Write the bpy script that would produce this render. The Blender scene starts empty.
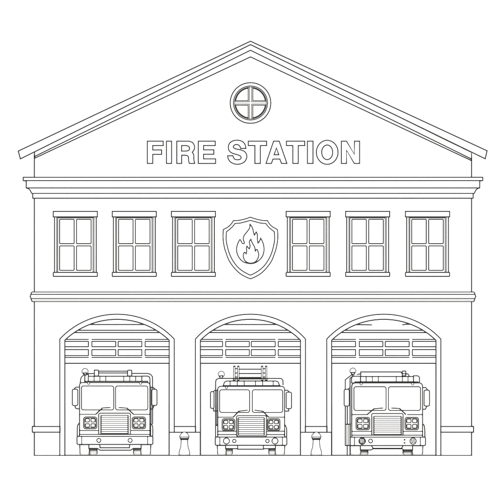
import bpy, bmesh, math
from mathutils import Vector
from mathutils.geometry import tessellate_polygon
PI = math.pi
C = bpy.context.scene.collection
S = 0.03                     # metres per drawing unit
GY = 455.8
def X(p): return (p-250.0)*S
def Z(q): return (GY-q)*S
R1 = 0.0165                  # half width of the normal drawn line
RF = 0.0115                  # fine line
RB = 0.022                   # bold line

# ------------------------------------------------------------------ materials
def paint(name, col, rough=0.8, var=0.02, scale=3.0):
    m = bpy.data.materials.new(name); m.use_nodes = True
    nt = m.node_tree; b = nt.nodes['Principled BSDF']
    tc = nt.nodes.new('ShaderNodeTexCoord'); n = nt.nodes.new('ShaderNodeTexNoise')
    n.inputs['Scale'].default_value = scale; n.inputs['Detail'].default_value = 4
    nt.links.new(tc.outputs['Object'], n.inputs['Vector'])
    r = nt.nodes.new('ShaderNodeValToRGB')
    r.color_ramp.elements[0].position = .3; r.color_ramp.elements[1].position = .7
    r.color_ramp.elements[0].color = (*[max(0, c*(1-var)) for c in col], 1)
    r.color_ramp.elements[1].color = (*col, 1)
    nt.links.new(n.outputs['Fac'], r.inputs['Fac'])
    nt.links.new(r.outputs['Color'], b.inputs['Base Color'])
    b.inputs['Roughness'].default_value = rough
    b.inputs['Specular IOR Level'].default_value = 0.15
    return m
INK = paint('black_ink', (.018, .018, .018), 1.0)
INK.node_tree.nodes['Principled BSDF'].inputs['Specular IOR Level'].default_value = 0
WALL = paint('white_render', (.84, .84, .84))
TRIM = paint('white_trim', (.86, .86, .86), .6)
PANE = paint('white_pane', (.85, .85, .85), .4)
ENAM = paint('white_enamel', (.86, .86, .86), .5)
TYRE = paint('white_tyre', (.84, .84, .84), .8)
GRND = paint('white_ground', (.84, .84, .84), .9, .015, .5)
METL = paint('white_metal', (.85, .85, .85), .5)

WEIGHT = [1.15]             # line weight of what is being built
# ------------------------------------------------------------------ mesh building
class MB:
    """collects white faces (slot 0) and drawn black edges (slot 1) of one part"""
    def __init__(s): s.v = []; s.f = []; s.m = []
    def add(s, vs, fs, mat=0):
        o = len(s.v); s.v += [tuple(v) for v in vs]
        for f in fs: s.f.append([o+i for i in f]); s.m.append(mat)
    def ribbon(s, pts, yf, r=R1, closed=False, out=.006, inn=.004):
        """a drawn line on a front plane: mitred strip with a little thickness; pts in metres (x,z)"""
        r = r*WEIGHT[0]
        P = [Vector(p) for p in pts]
        Q = [P[0]]
        for p in P[1:]:
            if (p-Q[-1]).length > 1e-5: Q.append(p)
        if closed and (Q[0]-Q[-1]).length < 1e-5: Q.pop()
        n = len(Q)
        if n < 2: return
        vs = []
        for i, p in enumerate(Q):
            a = Q[i-1] if (i > 0 or closed) else None
            b = Q[(i+1) % n] if (i < n-1 or closed) else None
            d1 = (p-a).normalized() if a is not None else None
            d2 = (b-p).normalized() if b is not None else None
            if d1 is None: d1 = d2; p = p-d2*r*.8
            elif d2 is None: d2 = d1; p = p+d1*r*.8
            n1 = Vector((-d1.y, d1.x)); n2 = Vector((-d2.y, d2.x))
            m = n1+n2
            m = n1 if m.length < 1e-4 else m.normalized()
            k = r/max(.45, m.dot(n1))
            L = p+m*k; Rr = p-m*k
            vs += [(L.x, yf-out, L.y), (Rr.x, yf-out, Rr.y), (Rr.x, yf+inn, Rr.y), (L.x, yf+inn, L.y)]
        fs = []
        for i in range(n if closed else n-1):
            a = 4*i; b = 4*((i+1) % n)
            for k in range(4):
                k2 = (k+1) % 4
                fs.append([a+k, a+k2, b+k2, b+k])
        if not closed:
            fs.append([0, 1, 2, 3]); e = 4*(n-1); fs.append([e+3, e+2, e+1, e])
        s.add(vs, fs, 1)
    def seg(s, a, b, r=R1):
        """a drawn line between two 3D points: six sided rod"""
        r = r*WEIGHT[0]
        a = Vector(a); b = Vector(b); d = b-a
        if d.length < 1e-6: return
        d.normalize(); a = a-d*r*.5; b = b+d*r*.5
        u = d.orthogonal().normalized(); w = d.cross(u)
        vs = []
        for p in (a, b):
            for k in range(6):
                t = k*PI/3; vs.append(p+u*math.cos(t)*r+w*math.sin(t)*r)
        fs = [[k, (k+1) % 6, 6+(k+1) % 6, 6+k] for k in range(6)]+[[5, 4, 3, 2, 1, 0], [6, 7, 8, 9, 10, 11]]
        s.add(vs, fs, 1)
    def path(s, pts, r=R1, closed=False):
        for i in range(len(pts) if closed else len(pts)-1): s.seg(pts[i], pts[(i+1) % len(pts)], r)
    def prism(s, outer, yf, yb, holes=(), mat=0):
        loops = [[Vector((p[0], p[1], 0)) for p in outer]]+[[Vector((p[0], p[1], 0)) for p in h] for h in holes]
        tris = tessellate_polygon(loops)
        flat = [p for l in loops for p in l]; n = len(flat)
        vs = [(p.x, yf, p.y) for p in flat]+[(p.x, yb, p.y) for p in flat]
        fs = [list(t) for t in tris]+[[i+n for i in reversed(t)] for t in tris]
        o = 0
        for l in loops:
            k = len(l)
            for i in range(k):
                a = o+i; b = o+(i+1) % k; fs.append([a, b, b+n, a+n])
            o += k
        s.add(vs, fs, mat)
    def lathe(s, prof, c, axis='z', n=32, rings=(), mer=(), r=R1):
        """prof: (radius, height) list around c"""
        def pt(rad, h, t):
            u, w = rad*math.cos(t), rad*math.sin(t)
            return (c[0]+u, c[1]+w, c[2]+h) if axis == 'z' else ((c[0]+h, c[1]+u, c[2]+w) if axis == 'x' else (c[0]+u, c[1]+h, c[2]+w))
        vs = [pt(a, h, 2*PI*k/n) for a, h in prof for k in range(n)]
        fs = []
        for j in range(len(prof)-1):
            for k in range(n):
                k2 = (k+1) % n; fs.append([j*n+k, j*n+k2, (j+1)*n+k2, (j+1)*n+k])
        fs.append(list(range(n))[::-1]); fs.append([(len(prof)-1)*n+k for k in range(n)])
        s.add(vs, fs)
        for j in rings:
            a, h = prof[j]; s.path([pt(a, h, 2*PI*k/n) for k in range(n)], r, True)
        for t in mer: s.path([pt(a, h, t) for a, h in prof], r)
    def build(s, name, mat, parent=None):
        me = bpy.data.meshes.new(name); me.from_pydata(s.v, [], s.f)
        me.materials.append(mat); me.materials.append(INK)
        me.polygons.foreach_set('material_index', s.m)
        bm = bmesh.new(); bm.from_mesh(me); bmesh.ops.recalc_face_normals(bm, faces=bm.faces); bm.to_mesh(me); bm.free()
        me.update()
        o = bpy.data.objects.new(name, me); C.objects.link(o)
        if parent is not None:
            o.parent = parent
            o.matrix_parent_inverse = world_of(parent).inverted()
        return o
from mathutils import Matrix
def world_of(o):
    m = Matrix.Translation(o.location)
    if o.parent is not None: m = world_of(o.parent) @ o.matrix_parent_inverse @ m
    return m
def pp(pts): return [(X(a), Z(b)) for a, b in pts]
def dedupe(P):
    Q = []
    for p in P:
        if not Q or abs(p[0]-Q[-1][0])+abs(p[1]-Q[-1][1]) > 1e-4: Q.append(p)
    if abs(Q[0][0]-Q[-1][0])+abs(Q[0][1]-Q[-1][1]) < 1e-4: Q.pop()
    return Q
def plate(name, pts, yf, yb, parent=None, mat=None, holes=(), r=R1, lines=(), outline=True, back=False, mb=None, build=True, corners=()):
    """a solid slab whose front outline (drawing units) is drawn in ink, plus extra ink lines on its face: (points, half width, closed)"""
    mb = mb or MB(); P = dedupe(pp(pts)); H = [dedupe(pp(h)) for h in holes]
    mb.prism(P, yf, yb, H)
    if outline:
        mb.ribbon(P, yf, r, True)
        for h in H: mb.ribbon(h, yf, r, True)
    if back: mb.path([(p[0], yb, p[1]) for p in P], r, True)
    for i in corners: mb.seg((P[i][0], yf, P[i][1]), (P[i][0], yb, P[i][1]), r)
    for l in lines:
        q = l[0]; rr_ = l[1] if len(l) > 1 else r; cl = l[2] if len(l) > 2 else False
        mb.ribbon(pp(q), yf, rr_, cl)
    return mb.build(name, mat or TRIM, parent) if build else mb
def rect(x0, y0, x1, y1): return [(x0, y0), (x1, y0), (x1, y1), (x0, y1)]
def rr(x0, y0, x1, y1, rad, n=5, which='abcd'):
    P = []
    for key, cx, cy, a0 in (('a', x0+rad, y0+rad, PI), ('b', x1-rad, y0+rad, 1.5*PI), ('c', x1-rad, y1-rad, 0), ('d', x0+rad, y1-rad, .5*PI)):
        if key in which:
            P += [(cx+rad*math.cos(a0+.5*PI*k/n), cy+rad*math.sin(a0+.5*PI*k/n)) for k in range(n+1)]
        else:
            P.append({'a': (x0, y0), 'b': (x1, y0), 'c': (x1, y1), 'd': (x0, y1)}[key])
    return P
def circ(cx, cy, r, n=40, r2=None): return [(cx+r*math.cos(2*PI*k/n), cy+(r2 or r)*math.sin(2*PI*k/n)) for k in range(n)]
def smooth(P, closed=False, n=4, sharp=()):
    """Catmull-Rom through the points; indices in sharp stay corners"""
    out = []; m = len(P)
    for i in range(m if closed else m-1):
        p1 = P[i]; p2 = P[(i+1) % m]
        p0 = P[i-1] if (i > 0 or closed) else p1
        p3 = P[(i+2) % m] if (closed or i+2 < m) else p2
        if i in sharp: p0 = (2*p1[0]-p2[0], 2*p1[1]-p2[1])
        if (i+1) % m in sharp: p3 = (2*p2[0]-p1[0], 2*p2[1]-p1[1])
        for k in range(n):
            t = k/n
            out.append(tuple(.5*(2*p1[j]+(p2[j]-p0[j])*t+(2*p0[j]-5*p1[j]+4*p2[j]-p3[j])*t*t+(3*p1[j]-p0[j]-3*p2[j]+p3[j])*t**3) for j in (0, 1)))
    if not closed: out.append(P[-1])
    return out
def thing(name, label, cat, loc, group=None):
    o = bpy.data.objects.new(name, None); C.objects.link(o); o.location = loc; o.empty_display_size = .3
    o['label'] = label; o['category'] = cat
    if group: o['group'] = group
    return o

# ------------------------------------------------------------------ ground
me = bpy.data.meshes.new('ground')
me.from_pydata([(-3000, -2500, 0), (3000, -2500, 0), (3000, 4000, 0), (-3000, 4000, 0)], [], [(0, 1, 2, 3)])
me.materials.append(GRND); g = bpy.data.objects.new('ground', me); C.objects.link(g); g['kind'] = 'structure'

# ------------------------------------------------------------------ fire station
XL, XR, DEP = 34.4, 471.5, 10.0
st = thing('fire_station', 'white gabled two-storey fire station with three arched garage bays and FIRE STATION lettering', 'fire station', (X(252.95), 0, 0))
# arches: centre, half width of opening
ARCH = [(117.0, 52.2, 57.2), (250.45, 50.05, 55.0), (383.8, 52.15, 57.0)]
def arch(cx, hw, apex, spring, bottom, n=28):
    """open path left foot -> arch -> right foot, drawing units"""
    rise = spring-apex; Rr = (hw*hw+rise*rise)/(2*rise); cy = apex+Rr
    a = math.asin(hw/Rr)
    P = [(cx-hw, bottom)]
    P += [(cx+Rr*math.sin(-a+2*a*k/n), cy-Rr*math.cos(-a+2*a*k/n)) for k in range(n+1)]
    return P+[(cx+hw, bottom)]
def inner(i, e=0, bottom=GY): c, h, H = ARCH[i]; return arch(c, h+e, 319.3-e, 340.2-e*.3, bottom)
def outer(i, bottom=GY): c, h, H = ARCH[i]; return arch(c, H, 314.2, 339.0, bottom)
# front wall with the three arched openings and the gable
def line2y(x): return 44.7+(158.9-44.7)*abs(250.5-x)/(250.5-20.5)
W = [(XL, GY)]
out = [(XL, GY), (XL, line2y(XL)-1.5), (250.5, 43.2), (XR, line2y(XR)-1.5), (XR, GY)]
for i in (2, 1, 0): out += list(reversed(inner(i, 2.2)))
mb = MB(); mb.prism(dedupe(pp(out)), 0, .35)
RW = R1
for x in (XL, XR):
    mb.ribbon(pp([(x, GY), (x, line2y(x)+2)]), 0, RW)
    mb.seg((X(x), DEP, 0), (X(x), DEP, Z(line2y(x)))); mb.seg((X(x), 0, 0.011), (X(x), DEP, .011))
base_segs = [(XL, 60), (174.2, 195.5), (305.4, 326.8), (440.8, XR)]
for a, b in base_segs: mb.ribbon([(X(a), .011), (X(b), .011)], 0, RW)
mb.build('front_wall', WALL, st)
for x, xi in ((XL, XL+10), (XR, XR-10)):
    a, b = sorted((x, xi))
    m = MB(); m.prism([(X(a), 0), (X(b), 0), (X(b), Z(148)), (X(a), Z(148))], .351, DEP-.3); m.build('side_wall', WALL, st)
# rear wall with wide openings added so bright ground and sky show through
out = [(XL, GY), (XL, line2y(XL)-1.5), (250.5, 43.2), (XR, line2y(XR)-1.5), (XR, GY)]
for c, h, H in reversed(ARCH): out += [(c+h+6, GY), (c+h+6, 335), (c-h-6, 335), (c-h-6, GY)]
m = MB(); m.prism(dedupe(pp(out)), DEP-.299, DEP); m.build('rear_wall', WALL, st)
m = MB(); m.prism(pp(rect(XL+10.1, 300, XR-10.1, 306)), .351, DEP-.3); m.build('upper_floor', WALL, st)
# thresholds of the bays
for c, h, H in ARCH:
    m = MB(); m.prism([(X(c-h+.1), 0), (X(c+h-.1), 0), (X(c+h-.1), .012), (X(c-h+.1), .012)], .0, .3)
    m.ribbon([(X(c-h), .011), (X(c+h), .011)], 0, RW); m.build('threshold', TRIM, st)
# arch frames
for i in range(3):
    o_ = outer(i); n_ = inner(i); c, h, H = ARCH[i]
    poly = o_+list(reversed(n_))
    m = MB(); m.prism(dedupe(pp(poly)), -.06, .15)
    m.ribbon(pp(o_), -.06, R1); m.ribbon(pp(n_), -.06, R1)
    m.ribbon([(X(c-H), .011), (X(c-h), .011)], -.06, RW); m.ribbon([(X(c+h), .011), (X(c+H), .011)], -.06, RW)
    m.build('arch_frame', TRIM, st)
# sectional doors, half raised
PAN = [(None, 88.4, 91.9, 115.7, 118.1, 141.8, 145.2, None), (None, 222.5, 225.7, 249.3, 251.3, 275.2, 278.2, None), (None, 355.6, 359.3, 382.9, 385.3, 409.2, 412.4, None)]
for i in range(3):
    c, h, H = ARCH[i]; e = 1.5
    e_poly = inner(i, e, 363.5)
    def chord(y):
        hw = h+e; rise = 340.2-319.3+e*.7; Rr = (hw*hw+rise*rise)/(2*rise); cy = 319.3-e+Rr
        d = math.sqrt(max(0, Rr*Rr-(cy-y)**2)); return c-min(d, hw), c+min(d, hw)
    L = []
    def full(y, r=R1):
        a, b = chord(y); L.append(([(a, y), (b, y)], r))
    if i < 2: full(324.5)
    else:
        a, b = chord(324.5); L.append(([(a, 324.5), (371.6, 324.9)], R1)); L.append(([(402.6, 324.8), (406, 324.2), (b, 324.3)], R1))
    full(330.3); full(332.6); full(363.3, R1)
    g1, g2, g3, g4 = PAN[i][1], PAN[i][2], PAN[i][5], PAN[i][6]
    for y in (339.4, 357.4):
        a, b = chord(y)
        for s0, s1 in ((a, g1), (g2, g3), (g4, b)): L.append(([(s0, y), (s1, y)], R1*.9))
    m = plate('garage_door', e_poly, .2, .26, st, TRIM, lines=L, outline=False)
    Pn = [c-h-.8]+list(PAN[i][1:7])+[c+h+.8]
    for y0, y1 in ((341.4, 346.7), (349.6, 355.6)):
        for k in range(4): plate('door_pane', rr(Pn[2*k], y0, Pn[2*k+1], y1, .35, 2), .188, .1995, m, PANE, r=R1*.95)
# plinth blocks between bays, waist bands
for a, b in ((169.2, 200.3), (300.5, 331.5)):
    plate('plinth_block', rect(a, 432.3, b, GY-.35), -.14, -.061, st, TRIM)
for a, b in ((174.2, 195.6), (305.3, 327.0)):
    plate('waist_band', rect(a, 426.5, b, 432.3), -.055, -.001, st, TRIM)
mA = MB(); mA.prism(pp(rr(32.4, 426.5, 60.0, 432.2, .6, 2, 'ad')), -.055, DEP*.999); mA.ribbon(pp(rr(32.4, 426.5, 60.0, 432.2, .6, 2, 'ad')), -.055, R1, True)
for y in (426.5, 432.2): mA.seg((X(32.4), -.05, Z(y)), (X(32.4), DEP, Z(y)))
mA.build('waist_band', TRIM, st)
mA = MB(); P = rr(440.7, 426.5, 473.5, 432.2, 1.0, 3, 'bc'); mA.prism(pp(P), -.055, DEP*.999); mA.ribbon(pp(P), -.055, R1, True)
for y in (426.5, 432.2): mA.seg((X(473.5), -.05, Z(y)), (X(473.5), DEP, Z(y)))
mA.build('waist_band', TRIM, st)
# mouldings that wrap round the building
def moulding(name, prof, ink, fine=()):
    m = MB(); vs = []
    for y, d in prof:
        x0, x1 = X(XL-d), X(XR+d); o = d*S
        vs += [(x0, -o, Z(y)), (x1, -o, Z(y)), (x1, DEP+o, Z(y)), (x0, DEP+o, Z(y))]
    fs = []
    for j in range(len(prof)-1):
        for k in range(4): fs.append([4*j+k, 4*j+(k+1) % 4, 4*j+4+(k+1) % 4, 4*j+4+k])
    m.add(vs, fs)
    for j in ink:
        for k in ((0, 1, 3) if j == 10 else (0,)):
            m.seg(vs[4*j+k], vs[4*j+(k+1) % 4], R1)
    for y, d in fine: m.seg((X(XL-d), -d*S, Z(y)), (X(XR+d), -d*S, Z(y)), .007)
    for k in (0, 1): m.path([vs[4*j+k] for j in range(len(prof)) if prof[j][1] > 0], R1)
    return m.build(name, TRIM, st)
moulding('cornice', [(198.2, 0), (198.2, 1.6), (193.5, 1.6), (193.4, 2.6), (191.5, 3.6), (189.6, 4.6), (188.4, 6.2), (187.9, 8.1), (180.7, 8.1), (180.6, 11.1), (177.4, 11.1), (177.4, 0)], (1, 3, 7, 9, 10))
moulding('string_course', [(301.5, 0), (301.5, 2.1), (300.8, 2.7), (298.5, 3.3), (296.6, 4.2), (294.4, 3.4), (292.8, 3.0), (292.1, 2.2), (292.1, 0)], (1, 3, 5, 7), fine=((300.0, 3.05),))
# roof and bed mouldings
roofp = [(18.4, 151.2), (250.5, 41.4), (486.9, 150.9), (485.1, 158.8), (250.5, 44.7), (20.5, 158.9)]
rf = plate('barge_board', roofp, -.5, -.22, st, TRIM)
def topy(x): return 41.4+(151.2-41.4)*abs(250.5-x)/(250.5-18.4)
sl = [(22.5, topy(22.5)+.5), (250.5, 41.9), (482.6, topy(478.4)+.9), (482.6, topy(478.4)+3.4), (250.5, 44.3), (22.5, topy(22.5)+3.2)]
m = MB(); m.prism(pp(sl), -.219, DEP+.4); m.build('roof', TRIM, st)
def between(f, g, x0=34.6, x1=471.4): return [(x0, f(x0)), (250.5, f(250.5)), (x1, f(x1)), (x1, g(x1)), (250.5, g(250.5)), (x0, g(x0))]
def lin(apex, left): return lambda x: apex+(left-apex)*abs(250.5-x)/(250.5-34.5)
f2 = lambda x: line2y(x)-.9; f3 = lin(50.3, 156.6); f4 = lin(56.9, 158.3)
for f, gq, yf in ((f2, f3, -.2), (lambda x: f3(x)-.5, f4, -.1)):
    P = between(f, gq); m = MB(); m.prism(pp(P), yf, -.001)
    m.ribbon(pp([P[5], P[4], P[3]]), yf, R1); m.ribbon(pp([P[0], P[5]]), yf, R1*.9); m.ribbon(pp([P[2], P[3]]), yf, R1*.9); m.build('bed_moulding', TRIM, st)
# round gable window
rw = plate('round_window', circ(250.5, 103, 20.3, 64), -.07, -.001, st, TRIM, lines=[(circ(250.5, 103, 17.0, 64), R1*.9, True), (circ(250.5, 103, 15.8, 64), RF, True)])
for sx in (-1, 1):
    for sy in (-1, 1):
        R_ = 14.9; o = 2.35; a0 = math.asin(o/R_); a1 = PI/2-a0
        P = [(250.5+sx*o, 103+sy*o)]+[(250.5+sx*R_*math.cos(a0+(a1-a0)*k/14), 103+sy*R_*math.sin(a0+(a1-a0)*k/14)) for k in range(15)]
        plate('pane', P, -.078, -.0705, rw, PANE, r=RF*1.15)
bq = 1.1; Q = 15.6
P = [(-bq, -Q), (bq, -Q), (bq, -bq), (Q, -bq), (Q, bq), (bq, bq), (bq, Q), (-bq, Q), (-bq, bq), (-Q, bq), (-Q, -bq), (-bq, -bq)]
m = MB(); m.prism(pp([(250.5+a, 103+b) for a, b in P]), -.09, -.0705)
for sx in (-1, 1):
    for sy in (-1, 1): m.ribbon(pp([(250.5+sx*bq, 103+sy*Q), (250.5+sx*bq, 103+sy*bq), (250.5+sx*Q, 103+sy*bq)]), -.09, RF)
m.build('glazing_bar', TRIM, rw)
# six sash windows
for c in (75.35, 134.3, 193.45, 308.2, 367.6, 427.5):
    d = c-75.35
    w = plate('window', rect(54.5+d, 216.9, 96.3+d, 272.4), -.05, -.001, st, TRIM,
              lines=[([(56.7+d, 217), (56.7+d, 272.3)], RF), ([(94.1+d, 217), (94.1+d, 272.3)], RF)])
    m = plate('frame', rect(57.7+d, 217.9, 93.0+d, 272.2), -.062, -.0505, w, TRIM, r=RF)
    plate('lintel', rect(53.3+d, 211.4, 97.4+d, 216.9), -.11, -.001, w, TRIM)
    plate('sill', rr(53.3+d, 272.4, 97.4+d, 276.4, .5, 2), -.13, -.001, w, TRIM)
    for x0, x1 in ((59.6, 74.1), (76.5, 91.1)):
        for y0, y1 in ((219.3, 243.6), (245.9, 270.3)):
            plate('pane', rr(x0+d, y0, x1+d, y1, .7, 3), -.072, -.0625, w, PANE, r=R1*.95)
# shield emblem
so = [(250.4, 217.2), (245, 219), (238.5, 220.4), (233.4, 220.6), (231.2, 224), (228, 227), (223.3, 229.6), (223, 238), (224.3, 247), (226.3, 253.5), (229.3, 261), (234.3, 268), (240, 273.5), (246, 277), (250.4, 278.8)]
si = [(250.4, 220.4), (244.5, 222), (240, 223.1), (235, 223.5), (232.6, 226.6), (230, 229), (226.4, 231.8), (226.2, 240), (227.5, 247), (229.2, 253), (232.2, 259.5), (236.8, 266), (242, 270.6), (247, 273.6), (250.4, 275.2)]
def mirrored(P, sharp):
    n = len(P); Q = P+[(500.8-a, b) for a, b in reversed(P[1:-1])]
    sh = set(sharp) | {(len(Q)-k) % len(Q) for k in sharp}
    return smooth(Q, True, 4, sh)
sh = plate('shield_emblem', mirrored(so, (0, 3, 6, 14)), -.06, -.001, st, TRIM, r=R1*.95)
f_ = plate('shield_field', mirrored(si, (0, 3, 6, 14)), -.07, -.0605, sh, TRIM, r=R1*.95)
fo = [(250.0, 224.3), (249.6, 228), (247, 231.8), (244, 235.8), (243.3, 239.5), (244.4, 242.6), (243.6, 243.8), (242, 242.9), (240, 239.6), (238, 243), (236.6, 248), (237.2, 253.7), (239.6, 258.4), (243, 261.6), (246.5, 263), (250.6, 263.6), (254.5, 263), (258.2, 261), (262, 257), (263.8, 252), (263.9, 247), (262.7, 242.2), (260.7, 238.2), (259.4, 241.4), (258.0, 243), (257.4, 239), (257.4, 234.8), (256.2, 232), (254.4, 235.2), (253.6, 232.5), (252.6, 228.4), (251.3, 225.8)]
fi = [(250.9, 239.3), (249.3, 241.8), (250.1, 246), (249.3, 248.9), (248, 247.5), (247, 246.2), (246.4, 248), (246.8, 251), (246.2, 253.8), (244.3, 252.3), (243.3, 256), (244.2, 259.4), (246.5, 262), (250.6, 263.2), (255, 262), (257.8, 258.6), (258.7, 254.3), (257.4, 250.1), (256.4, 249.6), (255.2, 251.2), (254.9, 248), (253.5, 245), (251.6, 241.6)]
plate('flame', smooth(fo, True, 4, {0, 9, 22, 24, 27, 28}), -.082, -.0705, sh, TRIM, r=R1*.95)
plate('inner_flame', smooth(fi, True, 4, {0, 3, 8, 19}), -.094, -.0825, sh, TRIM, r=R1*.95)
# lettering
T, B = 141.2, 163.4
def Tl(x0, xs0, xs1, x1): return [(x0, T), (x1, T), (x1, 145.6), (xs1, 145.6), (xs1, B), (xs0, B), (xs0, 145.6), (x0, 145.6)]
LET = [
 ([(147.3, T), (163.2, T), (163.2, 145.6), (152.7, 145.6), (152.7, 150.0), (161.6, 150.0), (161.6, 154.4), (152.7, 154.4), (152.7, B), (147.3, B)], []),
 (rect(166.4, T, 171.6, B), []),
 ([(176.8, T), (189.0, T)]+smooth([(189.0, T), (192.6, 142.6), (194.5, 146.2), (194.2, 149.6), (192.2, 152.3)], n=3)[1:]+smooth([(192.2, 152.3), (193.6, 154.6), (193.9, 159.6), (194.7, B)], n=3)[1:]+[(189.4, B)]+smooth([(189.4, B), (188.7, 161), (188.5, 157.6), (187.6, 155.8), (185.4, 155.2)], n=3)[1:]+[(181.7, 155.2), (181.7, B), (176.8, B)],
  [[(181.5, 145.6)]+smooth([(186.4, 145.6), (188.9, 146.5), (189.5, 148.4), (188.9, 150.2), (186.4, 151.1)], n=3)+[(181.5, 151.1)]]),
 ([(198.3, T), (215.2, T), (215.2, 145.6), (203.5, 145.6), (203.5, 149.8), (213.8, 149.8), (213.8, 154.2), (203.5, 154.2), (203.5, 158.9), (215.6, 158.9), (215.6, B), (198.3, B)], []),
 (smooth([(245.9, 148.4), (245.2, 144.9), (242.8, 141.8), (239.3, 140.4), (235.6, 140.3), (231.6, 141.5), (229, 144.2), (228.3, 147.7), (229.4, 151), (232.4, 153.2), (237, 154.6), (240.3, 156), (241.1, 157.9), (239.8, 159.4), (237, 159.8), (234.3, 158.8), (232.8, 155.7), (227.6, 155.9), (228.3, 159), (230.6, 162), (233.8, 163.7), (237, 164.3), (241.3, 163.6), (245, 161.2), (246.8, 157.3), (246.3, 153.9), (244.3, 151.4), (240.2, 149.8), (235.6, 148.9), (233.5, 147.4), (233.6, 145.9), (235.2, 144.7), (237.5, 144.6), (239.6, 145.9), (240.8, 148.5)], True, 4, {0, 34, 16, 17}), []),
 (Tl(248.3, 254.9, 260.4, 266.6), []),
 ([(266.0, B), (273.6, T), (279.2, T), (286.9, B), (281.5, B), (279.8, 159), (273.0, 159), (271.4, B)], [[(276.4, 147.9), (278.8, 154.7), (274.1, 154.7)]]),
 (Tl(286.4, 292.8, 298.2, 304.7), []),
 (rect(307.4, T, 313.0, B), []),
 (circ(327.2, 152.3, 10.85, 48, 12.0), [circ(327.2, 152.3, 5.5, 40, 7.3)]),
 ([(341.4, T), (346.5, T), (354.4, 154.4), (354.4, T), (359.6, T), (359.6, B), (354.2, B), (346.5, 150.2), (346.5, B), (341.4, B)], []),
]
for P, H in LET: plate('letter', P, -.045, -.001, st, TRIM, holes=H, r=R1)

# ------------------------------------------------------------------ bollards
WEIGHT[0] = 1.45
def bollard(cx, label):
    t = thing('bollard', label, 'bollard', (X(cx), -.55, 0), 'bollards between the garage bays')
    prof = [(5.0, 455.8), (4.95, 452), (4.3, 449.8), (3.4, 447.2), (3.0, 443), (2.9, 439.6)]
    m = MB(); m.lathe([(a*S, Z(b)) for a, b in prof], (X(cx), -.55, 0), 'z', 28, (), (0, PI)); 
    m.path([(X(cx)+5*S*math.cos(k*PI/14), -.55+5*S*math.sin(k*PI/14), .011) for k in range(28)], R1, True)
    m.build('post', METL, t)
    prof = [(2.9, 439.6), (3.5, 439.3), (4.0, 438), (4.35, 436.4), (3.9, 435), (2.7, 433.6), (1.2, 432.5), (.3, 432.3)]
    m = MB(); m.lathe([(a*S, Z(b)) for a, b in prof], (X(cx), -.55, 0), 'z', 28, (1,), (0, PI))
    for q, w in ((437.0, 4.15), (438.3, 3.8)): m.path([(X(cx)+w*S*math.cos(k*PI/14), -.55+w*S*math.sin(k*PI/14), Z(q)) for k in range(28)], .010, True)
    m.build('cap', METL, t)
bollard(184.4, 'white pointed bollard between the left and middle garage bays')
bollard(316.3, 'white pointed bollard between the middle and right garage bays')

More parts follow.
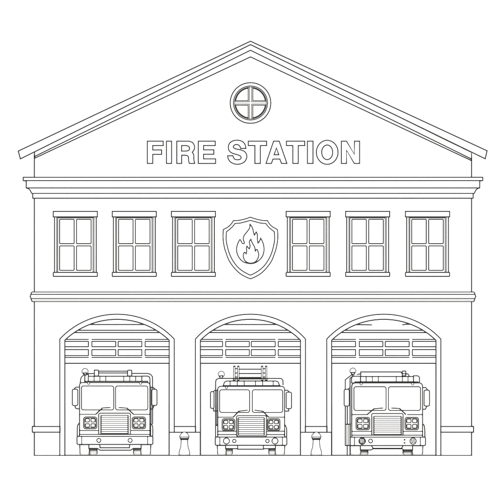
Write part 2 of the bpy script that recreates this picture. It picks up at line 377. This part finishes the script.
# ------------------------------------------------------------------ fire trucks
WEIGHT[0] = 1.02
FY = .55            # front plane of the cabs
def truck(p, label):
    x0, x1 = p['cab']; top = p['top']; lowy = p['bump'][1]; cx = (x0+x1)/2
    t = thing('fire_truck', label, 'fire truck', (X(cx), 4.0, 0), 'fire trucks parked in the garage bays')
    # cab: front slab with drawn panel lines
    bt, bb = p['bump'][1], p['bump'][3]
    L = []
    for y, xa, xb in p['panel']: L.append(([(xa, y), (xb, y)], R1*.95))
    capL = rr(x0, top, x1, bt+.6, p.get('rad', 2.6), 5, 'ab')
    m = MB(); m = plate('', capL, FY, FY+2.2, mb=m, build=False, lines=L, back=True)
    # door lines on the flanks
    for sx in (x0, x1):
        q = X(sx)+(-.002 if sx == x0 else .002)
        m.path([(q, FY+.5, Z(bt)), (q, FY+.5, Z(top+4)), (q, FY+1.5, Z(top+4)), (q, FY+1.5, Z(bt))], RF)
    cab = m.build('cab', ENAM, t)
    # rear body
    b = MB(); P = rect(x0+2.5, top+1.2, x1-2.5, bb-.5)
    plate('', P, FY+2.35, FY+7.2, mb=b, build=False, back=True, corners=(0, 1, 2, 3))
    for sx in (x0+2.5, x1-2.5):
        q = X(sx)
        for k in range(3):
            a = FY+2.6+k*1.5; b.path([(q, a, Z(bb-4)), (q, a, Z(top+8)), (q, a+1.3, Z(top+8)), (q, a+1.3, Z(bb-4))], RF, True)
    b.build('rear_body', ENAM, t)
    # frame of the body that shows round the cab
    for P, yo, r in p['hoops']:
        h = MB(); h.path([(X(a), FY+yo, Z(c_)) for a, c_ in P], r); h.build('roof_rail', METL, t)
    for P, yo in p['panels']:
        plate('corner_panel', P, FY+yo, FY+yo+.3, t, ENAM)
    for w in p['wind']:
        plate('windshield', rr(*w, 2.0, 4), FY-.012, FY-.001, t, PANE)
    for w in p['wipers']:
        h = MB(); q = [(X(a), FY-.03, Z(c_)) for a, c_ in w]
        h.path(q[:2], R1*1.05); h.path(q[1:], RB); h.build('wiper', METL, t)
    # grille
    gx0, gy0, gx1, gy1 = p['grille']; ix0, iy0, ix1, iy1 = p['gin']
    gr = plate('grille', rr(gx0, gy0, gx1, gy1, 1.6, 4, 'ab' if p['gopen'] else 'abcd'), FY-.05, FY-.001, t, METL, r=R1)
    L = []; y = iy0+p['gstep']
    while y < iy1-.5: L.append(([(ix0, y), (ix1, y)], p['gr'])); y += p['gstep']
    L.append(([(ix0-1.0, iy0+.3), (ix0-1.0, gy1)], .009)); L.append(([(ix1+1.0, iy0+.3), (ix1+1.0, gy1)], .009))
    plate('radiator_slats', rect(ix0, iy0, ix1, iy1), FY-.058, FY-.0505, gr, METL, r=RF*1.3, lines=L)
    # headlight clusters
    for hx0, hy0, hx1, hy1 in p['head']:
        hd = plate('headlight', rr(hx0, hy0, hx1, hy1, 2.2, 4), FY-.04, FY-.001, t, METL, r=R1, lines=[(rr(hx0+1.05, hy0+1.05, hx1-1.05, hy1-1.05, 1.4, 3), .010, True)])
        mx, my = (hx0+hx1)/2, (hy0+hy1)/2
        for sx in (0, 1):
            for sy in (0, 1):
                a = mx+.75 if sx else hx0+1.8; b_ = hx1-1.8 if sx else mx-.75
                c_ = my+.9 if sy else hy0+1.7; d = hy1-1.7 if sy else my-.9
                plate('lamp', rr(a, c_, b_, d, .7, 2), FY-.05, FY-.0405, hd, PANE, r=R1*.95)
    # bumper
    a, y0, b_, y1 = p['bump']
    bm_ = plate('bumper', rr(a, y0, b_, y1, 1.1, 3), FY-.3, FY-.001, t, METL,
                lines=[([(x, y0), (x, y1)], R1*.9) for x in p['div']])
    for cx_, cy_, r_, kind in p['fog']:
        q = MB()
        if kind == 'dots':
            for dy in (-1.5, 1.6): plate('', circ(cx_, cy_+dy, .55, 10), FY-.31, FY-.3005, mb=q, build=False, r=.013)
            q.build('bumper_bolt', METL, bm_)
        else:
            L = []
            if kind == 'hatch':
                for k in (-1.6, -.5, .7, 1.7):
                    hh = math.sqrt(max(.1, r_*r_-k*k))*.92; s2 = .7071
                    L.append(([(cx_+s2*k-s2*hh, cy_+s2*k+s2*hh), (cx_+s2*k+s2*hh, cy_+s2*k-s2*hh)], .012))
            if kind == 'cross':
                L = [(circ(cx_, cy_, r_*.55, 14), .010, True), ([(cx_-2, cy_-1.6), (cx_+2, cy_+1.6)], .009), ([(cx_-1.6, cy_+2), (cx_+1.6, cy_-2)], .009)]
            plate('fog_lamp', circ(cx_, cy_, r_, 24), FY-.33, FY-.3005, bm_, PANE, lines=L, r=R1*(1.0 if kind != 'hatch' else 1.2)).name
    for P in p['fender']: plate('fender', P, FY+.12, FY+1.4, t, ENAM)
    for k, P in enumerate(p['under']): plate('axle_beam', P, FY+.1-.03*k, FY+.25-.03*k, t, METL)
    # wheels: front pair and rear pair, round about the axle
    def wheel(xa, xb, yc, rad=.5, r=R1):
        w = (xb-xa)*S; m = MB(); q = .04
        m.lathe([(.30, 0), (rad-q*1.3, 0), (rad-q*.4, q*.25), (rad, q), (rad, w-q), (rad-q*.4, w-q*.25), (rad-q*1.3, w), (.30, w)], (X(xa), yc, rad+.001), 'x', 48, (1, 6), (), r)
        ty = m.build('wheel', TYRE, t)
        m = MB(); m.lathe([(.28, -.012), (.295, .02), (.295, w-.02), (.28, w+.012)], (X(xa), yc, rad+.001), 'x', 32, (0, 3), (), RF)
        for k in range(8):
            for hx in (-.016, w+.016): m.seg((X(xa)+hx, yc+.12*math.cos(k*PI/4), rad+.12*math.sin(k*PI/4)), (X(xa)+hx, yc+.22*math.cos(k*PI/4), rad+.22*math.sin(k*PI/4)), RF)
        m.build('rim', METL, ty)
    for xa, xb in p['wf']: wheel(xa, xb, FY+.95)
    for xa, xb in p['wr']: wheel(xa, xb, FY+5.6)
    # mirrors
    for kind, box, arms in p['mirror']:
        m = plate('mirror', rr(*box, 1.4, 3), FY-.12, FY-.02, t, METL)
        for A in arms:
            h = MB(); h.path([(X(a_), FY-.02, Z(c_)) for a_, c_ in A], R1)
            h.build('mirror_arm', METL, m)
    # light bar
    P, divs, base = p['bar']
    lb = plate('light_bar', P, FY+.15, FY+.45, t, PANE, lines=[([(x, P_y0), (x, P_y1)], R1*.9) for x, P_y0, P_y1 in divs], back=True)
    h = MB(); plate('', rect(*base), FY+.1, FY+.5, mb=h, build=False, r=R1); h.build('light_bar_base', METL, lb)
    for c_ in p['drip']:
        plate('roof_lamp', circ(c_[0], c_[1], 1.15, 16), FY-.03, FY-.001, t, METL, r=RF*1.1)
    # beacon
    bx, by, br = p['beacon']
    m = MB(); prof = []
    m.lathe([(max(.003, br*S*math.sin(k*PI/10)), -br*S*math.cos(k*PI/10)) for k in range(11)], (X(bx), FY+.35, Z(by)), 'z', 24, (), (0, PI))
    bc = m.build('beacon', PANE, t)
    plate('beacon_base', [(bx-1.6, by+1.6), (bx+1.4, by+1.4), (bx+1.0, by+br+.9), (bx-1.1, by+br+.9)], FY+.2, FY+.5, bc, METL, r=R1)
    for nm, P, yo in p['rack']:
        plate(nm, P, FY+yo, FY+yo+.12, t, METL)
    for P, yo, r in p.get('lines', []):
        h = MB(); h.path([(X(a_), FY+yo, Z(c_)) for a_, c_ in P], r); h.build('hose', METL, t)
    return t

# left bay
t1 = dict(cab=(79.5, 149.9), top=382.6, bump=(77.0, 436.4, 152.8, 444.4),
  panel=[(414.3, 79.5, 95.5), (414.3, 133.3, 149.9), (430.5, 79.5, 98.5), (430.5, 130.4, 149.9), (434.4, 79.5, 149.9)],
  hoops=[([(131.5, 373.4), (147.5, 373.4), (150.5, 374.3), (152.3, 376.5), (152.5, 380), (152.5, 424)], .3, R1), ([(141.5, 376.1), (147.5, 376.1), (149.4, 377), (149.9, 379), (149.9, 384)], .2, R1), ([(151.1, 387.5), (151.1, 436)], .25, RF), ([(98, 376.1), (141.5, 376.1)], .14, RF), ([(87.5, 373.6), (94.3, 373.6)], .2, R1)],
  panels=[(smooth([(80.2, 382.6), (80.6, 379.5), (81.4, 377.2), (84.4, 374.3)], n=3)+[(84.6, 374.3), (84.6, 382.6)], .1), ([(84.7, 374.4), (88.2, 374.4), (88.2, 382.6), (84.7, 382.6)], .32)],
  wind=[(81.4, 386.0, 113.7, 409.9), (115.5, 386.0, 147.7, 409.9)],
  wipers=[[(110.3, 407.5), (102.3, 408.0), (96.0, 414.0)], [(118.8, 407.5), (127.0, 408.2), (133.2, 414.0)]],
  grille=(98.6, 413.2, 130.5, 434.4), gin=(101.1, 415.3, 127.9, 433.5), gopen=True, gstep=2.02, gr=.0115,
  head=[(83.5, 417.0, 96.8, 428.8), (132.2, 417.0, 145.5, 428.8)],
  div=(81.7, 147.6), fog=[(98.8, 440.4, 2.0, ''), (130.1, 440.4, 2.0, '')],
  fender=[smooth([(79.3, 423.2), (77.9, 424.8), (77.3, 428), (77.2, 436.2)], n=3)+[(79.3, 436.2)], smooth([(152.6, 436.2), (152.7, 430), (152.2, 425.5), (150.6, 424)], n=3)+[(150.6, 436.2)]],
  under=[[(88.8, 444.5), (99.6, 444.5), (99.9, 447.8), (129.4, 447.8), (129.7, 444.5), (141, 444.5), (141, 448.4), (133.2, 448.4), (130.5, 450.2), (100, 450.2), (97.3, 448.4), (88.8, 448.4)]],
  wf=[(79.9, 89.0), (140.9, 150.3)], wr=[(84, 96.2), (133.0, 146)],
  mirror=[('l', (72.3, 389.2, 77.7, 405.5), [[(79.5, 387.0), (75.8, 387.2), (74.0, 389.0)], [(74.8, 405.5), (75.4, 408.0), (77, 408.8), (79.5, 408.8)]]),
          ('r', (151.8, 389.4, 156.9, 405.4), [[(150.2, 387.2), (152.8, 387.2), (155.3, 389.2)], [(150.2, 409.0), (152.6, 409.0), (154, 405.6)]])],
  bar=(rr(88.2, 376.3, 141.7, 381.3, .5, 2), [(x, 376.3, 381.2) for x in (94.0, 99.8, 105.7, 123.7, 129.7, 135.6)], (84.8, 381.3, 147.5, 382.5)),
  drip=[(88.6, 383.2), (140.5, 383.2)], beacon=(84.9, 371.4, 2.9),
  rack=[('rack_bar', rect(97, 371.2, 129, 372.9), .6), ('rack_bracket', rr(94.3, 370.1, 98.4, 376.0, .8, 2, 'b'), .45), ('rack_bracket', rr(127.5, 370.2, 131.6, 376.0, .8, 2, 'ab'), .45)])
truck(t1, 'fire truck in the left garage bay with two small plain fog lamps in its bumper')
# middle bay
t2 = dict(cab=(217.8, 284.5), top=386.4, bump=(215.3, 437.1, 286.8, 445.2), rad=2.8,
  panel=[(417.2, 217.8, 233.4), (417.2, 268.5, 284.5), (431.2, 217.8, 236.4), (431.2, 266.6, 284.5), (434.6, 217.8, 284.5)],
  hoops=[([(215.6, 437), (215.6, 382), (216.2, 379.6), (218.6, 378.4), (222, 378.4), (279, 378.4), (281.6, 378.7), (282.9, 380.2), (283.1, 385)], .3, R1), ([(216.7, 391), (216.7, 436)], .25, RF)],
  panels=[], wind=[(219.6, 389.8, 249.6, 412.4), (252.3, 389.8, 282.7, 412.4)],
  wipers=[[(247.5, 410.2), (238.8, 411.2), (233.6, 416.8)], [(254.8, 410.2), (262.8, 411.2), (268.3, 416.8)]],
  grille=(236.5, 415.7, 266.6, 436.6), gin=(238.5, 417.7, 264.1, 435.2), gopen=False, gstep=1.95, gr=.0115,
  head=[(222.1, 418.7, 234.8, 430.5), (267.4, 418.7, 280.0, 430.5)],
  div=(219.8, 282.4), fog=[(226.4, 441.0, 3.0, ''), (234.3, 441.0, 1.7, ''), (267.4, 441.0, 1.7, ''), (275.0, 441.0, 3.0, '')],
  fender=[[(217.7, 425.5), (215.6, 425.5), (215.6, 436.9), (217.7, 436.9)], smooth([(286.6, 436.9), (286.7, 430.5), (286.0, 427), (284.7, 424.5)], n=3)+[(284.7, 436.9)]],
  under=[[(225.6, 445.2), (275.4, 445.2), (275.4, 448.5), (265.7, 448.7), (235.6, 448.7), (225.6, 448.5)], [(237.6, 445.2), (263.4, 445.2), (263.4, 449.2), (237.6, 449.2)]],
  wf=[(217.6, 225.9), (275.5, 284.4)], wr=[(221, 232.2), (269.0, 281)],
  mirror=[('l', (210.5, 391.6, 214.0, 408.4), [[(217.6, 390.2), (214.8, 390.4), (213.0, 391.8)], [(213.6, 408.3), (213.6, 411.0), (217.6, 411.0)]]),
          ('r', (286.2, 392.2, 291.5, 408.6), [[(284.6, 390.3), (287.6, 390.3), (289.3, 392.0)], [(284.6, 411.1), (288.6, 411.1), (288.9, 408.6)]])],
  bar=(smooth([(223.4, 386.0), (224.4, 382.4), (226.6, 381.1)], n=3)+smooth([(276.0, 381.1), (278.2, 382.2), (279.6, 386.0)], n=3), [(x, 381.2, 385.8) for x in (230.1, 237.3, 244.2, 255.5, 262.6, 273.2)], (223.0, 385.6, 280.0, 386.5)),
  drip=[(226.4, 387.5)], beacon=(221.3, 374.3, 2.95),
  rack=[('roof_box', rect(233.4, 378.9, 267.0, 381.0), .7)])
tr2 = truck(t2, 'fire truck in the middle garage bay carrying a ladder on its roof')
h = MB()
def rail(x):
    P = rect(x-.75, 366.0, x+.75, 380.6)
    plate('', P, FY+.52, FY+.62, mb=h, build=False, r=RF)
for x in (234.3, 238.3, 262.1, 266.1):
    rail(x); h.seg((X(x-.7), FY+.51, Z(366.3)), (X(x+.7), FY+.51, Z(366.3)), .02); h.seg((X(x-.6), FY+.51, Z(380.3)), (X(x+.6), FY+.51, Z(380.3)), .02)
for y in (369.2, 373.5, 377.5):
    h.seg((X(239), FY+.57, Z(y)), (X(261.4), FY+.57, Z(y)), R1)
    for a, b in ((235, 237.6), (262.8, 265.4)): h.seg((X(a), FY+.57, Z(y-.5)), (X(b), FY+.57, Z(y-.5)), R1)
h.build('ladder', METL, tr2)
# right bay
t3 = dict(cab=(351.9, 422.6), top=383.0, bump=(350.2, 437.2, 425.5, 445.5), rad=3.2,
  panel=[(414.6, 351.9, 367), (414.6, 407.5, 422.6), (431.4, 351.9, 371.8), (431.4, 403.4, 422.6), (435.2, 351.9, 422.6)],
  hoops=[([(350.1, 379.5), (350.1, 424.5)], .2, R1), ([(402.2, 373.6), (408.0, 373.9), (409.3, 376)], .25, R1), ([(357.4, 374.4), (360.6, 373.8)], .3, R1), ([(360.8, 376.3), (360.8, 371.9), (401.2, 371.9), (402.4, 374.0)], .5, R1), ([(345.4, 406), (345.4, 424.3)], .2, R1), ([(347.4, 406), (347.4, 424.3)], .2, R1)],
  panels=[([(351.6, 382.9), (351.6, 378.2), (352.4, 376.8), (353.8, 376.3), (360.5, 376.3), (360.5, 382.9)], .1), (rr(413.6, 375.8, 419.6, 382.8, 2.4, 4, 'b'), .1),
          ([(345.4, 379.8), (352.4, 374.4), (353.0, 375.9), (350.0, 378.5), (350.0, 387.6), (347.8, 389.3), (345.4, 389.3)], .2)],
  wind=[(354.0, 386.7, 386.1, 410.4), (388.5, 386.7, 420.6, 410.4)],
  wipers=[[(383.0, 408.0), (374.0, 408.8), (367.2, 414.6)], [(391.5, 408.0), (399.6, 408.5), (405.8, 414.4)]],
  grille=(371.7, 413.5, 403.2, 435.2), gin=(374.0, 416.3, 401.1, 434.5), gopen=True, gstep=1.98, gr=.0115,
  head=[(356.1, 417.3, 369.7, 429.8), (405.1, 417.3, 418.6, 429.8)],
  div=(354.5, 420.4), fog=[(362.2, 441.1, 3.1, 'hatch'), (370.6, 441.0, 1.9, ''), (404.6, 441.3, 1, 'dots'), (413.1, 441.1, 3.1, 'cross')],
  fender=[smooth([(425.0, 437), (424.8, 430), (424.2, 425.6), (422.7, 424)], n=3)+[(422.7, 437)]],
  under=[[(360.5, 445.5), (371.4, 445.5), (373.2, 448.5), (401.6, 448.5), (403.3, 445.5), (412.6, 445.5), (412.6, 449.9), (403.6, 449.9), (402.2, 448.7), (373, 448.7), (371.3, 449.9), (360.5, 449.9)]],
  wf=[(350.6, 360.7), (412.6, 422.7)], wr=[(355, 368.4), (403.9, 418)],
  mirror=[('l', (344.2, 389.4, 349.3, 406.0), []),
          ('r', (424.2, 390.1, 429.5, 406.0), [[(422.7, 387.5), (425.8, 387.5), (427.5, 389.8)], [(422.7, 409.4), (425.4, 409.2), (427.0, 406.2)]])],
  bar=(rr(360.7, 376.6, 413.5, 381.8, .4, 2), [(x, 376.6, 381.8) for x in (366.2, 372.4, 378.4, 396.3, 402.5, 408.1)], (355, 381.9, 418.2, 383.0)),
  drip=[(361.2, 383.9), (412.8, 383.9)], beacon=(353.0, 371.0, 2.85),
  rack=[('rack_bracket', rr(402.4, 371.0, 405.9, 375.8, .8, 2, 'ab'), .45)])
tr3 = truck(t3, 'fire truck in the right garage bay with an exhaust stack down its side')
h = plate('exhaust_stack', rect(345.4, 424.3, 350.0, 445.5), FY+.1, FY+.3, tr3, METL, lines=[([(346.8, 424.4), (346.8, 445.4)], RF), ([(348.4, 424.4), (348.4, 445.4)], RF)])
plate('exhaust_pipe', rect(347.3, 445.6, 350.0, 455.3), FY+.12, FY+.26, tr3, METL)

# ------------------------------------------------------------------ light
ELEV, AZ = math.radians(0.8), math.radians(0)      # low sun straight behind the viewer, thin white overcast
world = bpy.data.worlds.new('World'); bpy.context.scene.world = world; world.use_nodes = True
nt = world.node_tree; bg = nt.nodes['Background']
sky = nt.nodes.new('ShaderNodeTexSky'); sky.sky_type = 'NISHITA'; sky.sun_disc = False
sky.sun_elevation = ELEV; sky.sun_rotation = math.radians(180); sky.dust_density = 4; sky.air_density = 1
mix = nt.nodes.new('ShaderNodeMix'); mix.data_type = 'RGBA'
mix.inputs[0].default_value = .85
mix.inputs[7].default_value = (6, 6, 6, 1)        # even white cloud cover
nt.links.new(sky.outputs['Color'], mix.inputs[6]); nt.links.new(mix.outputs[2], bg.inputs['Color'])
bg.inputs['Strength'].default_value = .15
sd = bpy.data.lights.new('sun', 'SUN'); sd.energy = 2.9; sd.angle = math.radians(.7); sd.color = (1, .985, .96)
so_ = bpy.data.objects.new('sun', sd); C.objects.link(so_)
dirn = Vector((0, -math.cos(ELEV), math.sin(ELEV)))
so_.rotation_euler = dirn.to_track_quat('Z', 'Y').to_euler(); so_.location = (0, -30, 20)

# ------------------------------------------------------------------ camera
cd = bpy.data.cameras.new('camera'); cam = bpy.data.objects.new('camera', cd); C.objects.link(cam)
D = 1200.0; cz = 2.0
cam.location = (0, -D, cz); cam.rotation_euler = (PI/2, 0, 0)
cd.sensor_width = 36; cd.lens = 36*D/(500*S); cd.shift_y = (Z(250)-cz)/(500*S)
cd.clip_start = 1; cd.clip_end = 9000
sc = bpy.context.scene; sc.camera = cam
sc.render.resolution_x = 1024; sc.render.resolution_y = 1024
sc.view_settings.view_transform = 'Standard'; sc.view_settings.look = 'None'
sc.view_settings.gamma = 1; sc.view_settings.exposure = .78
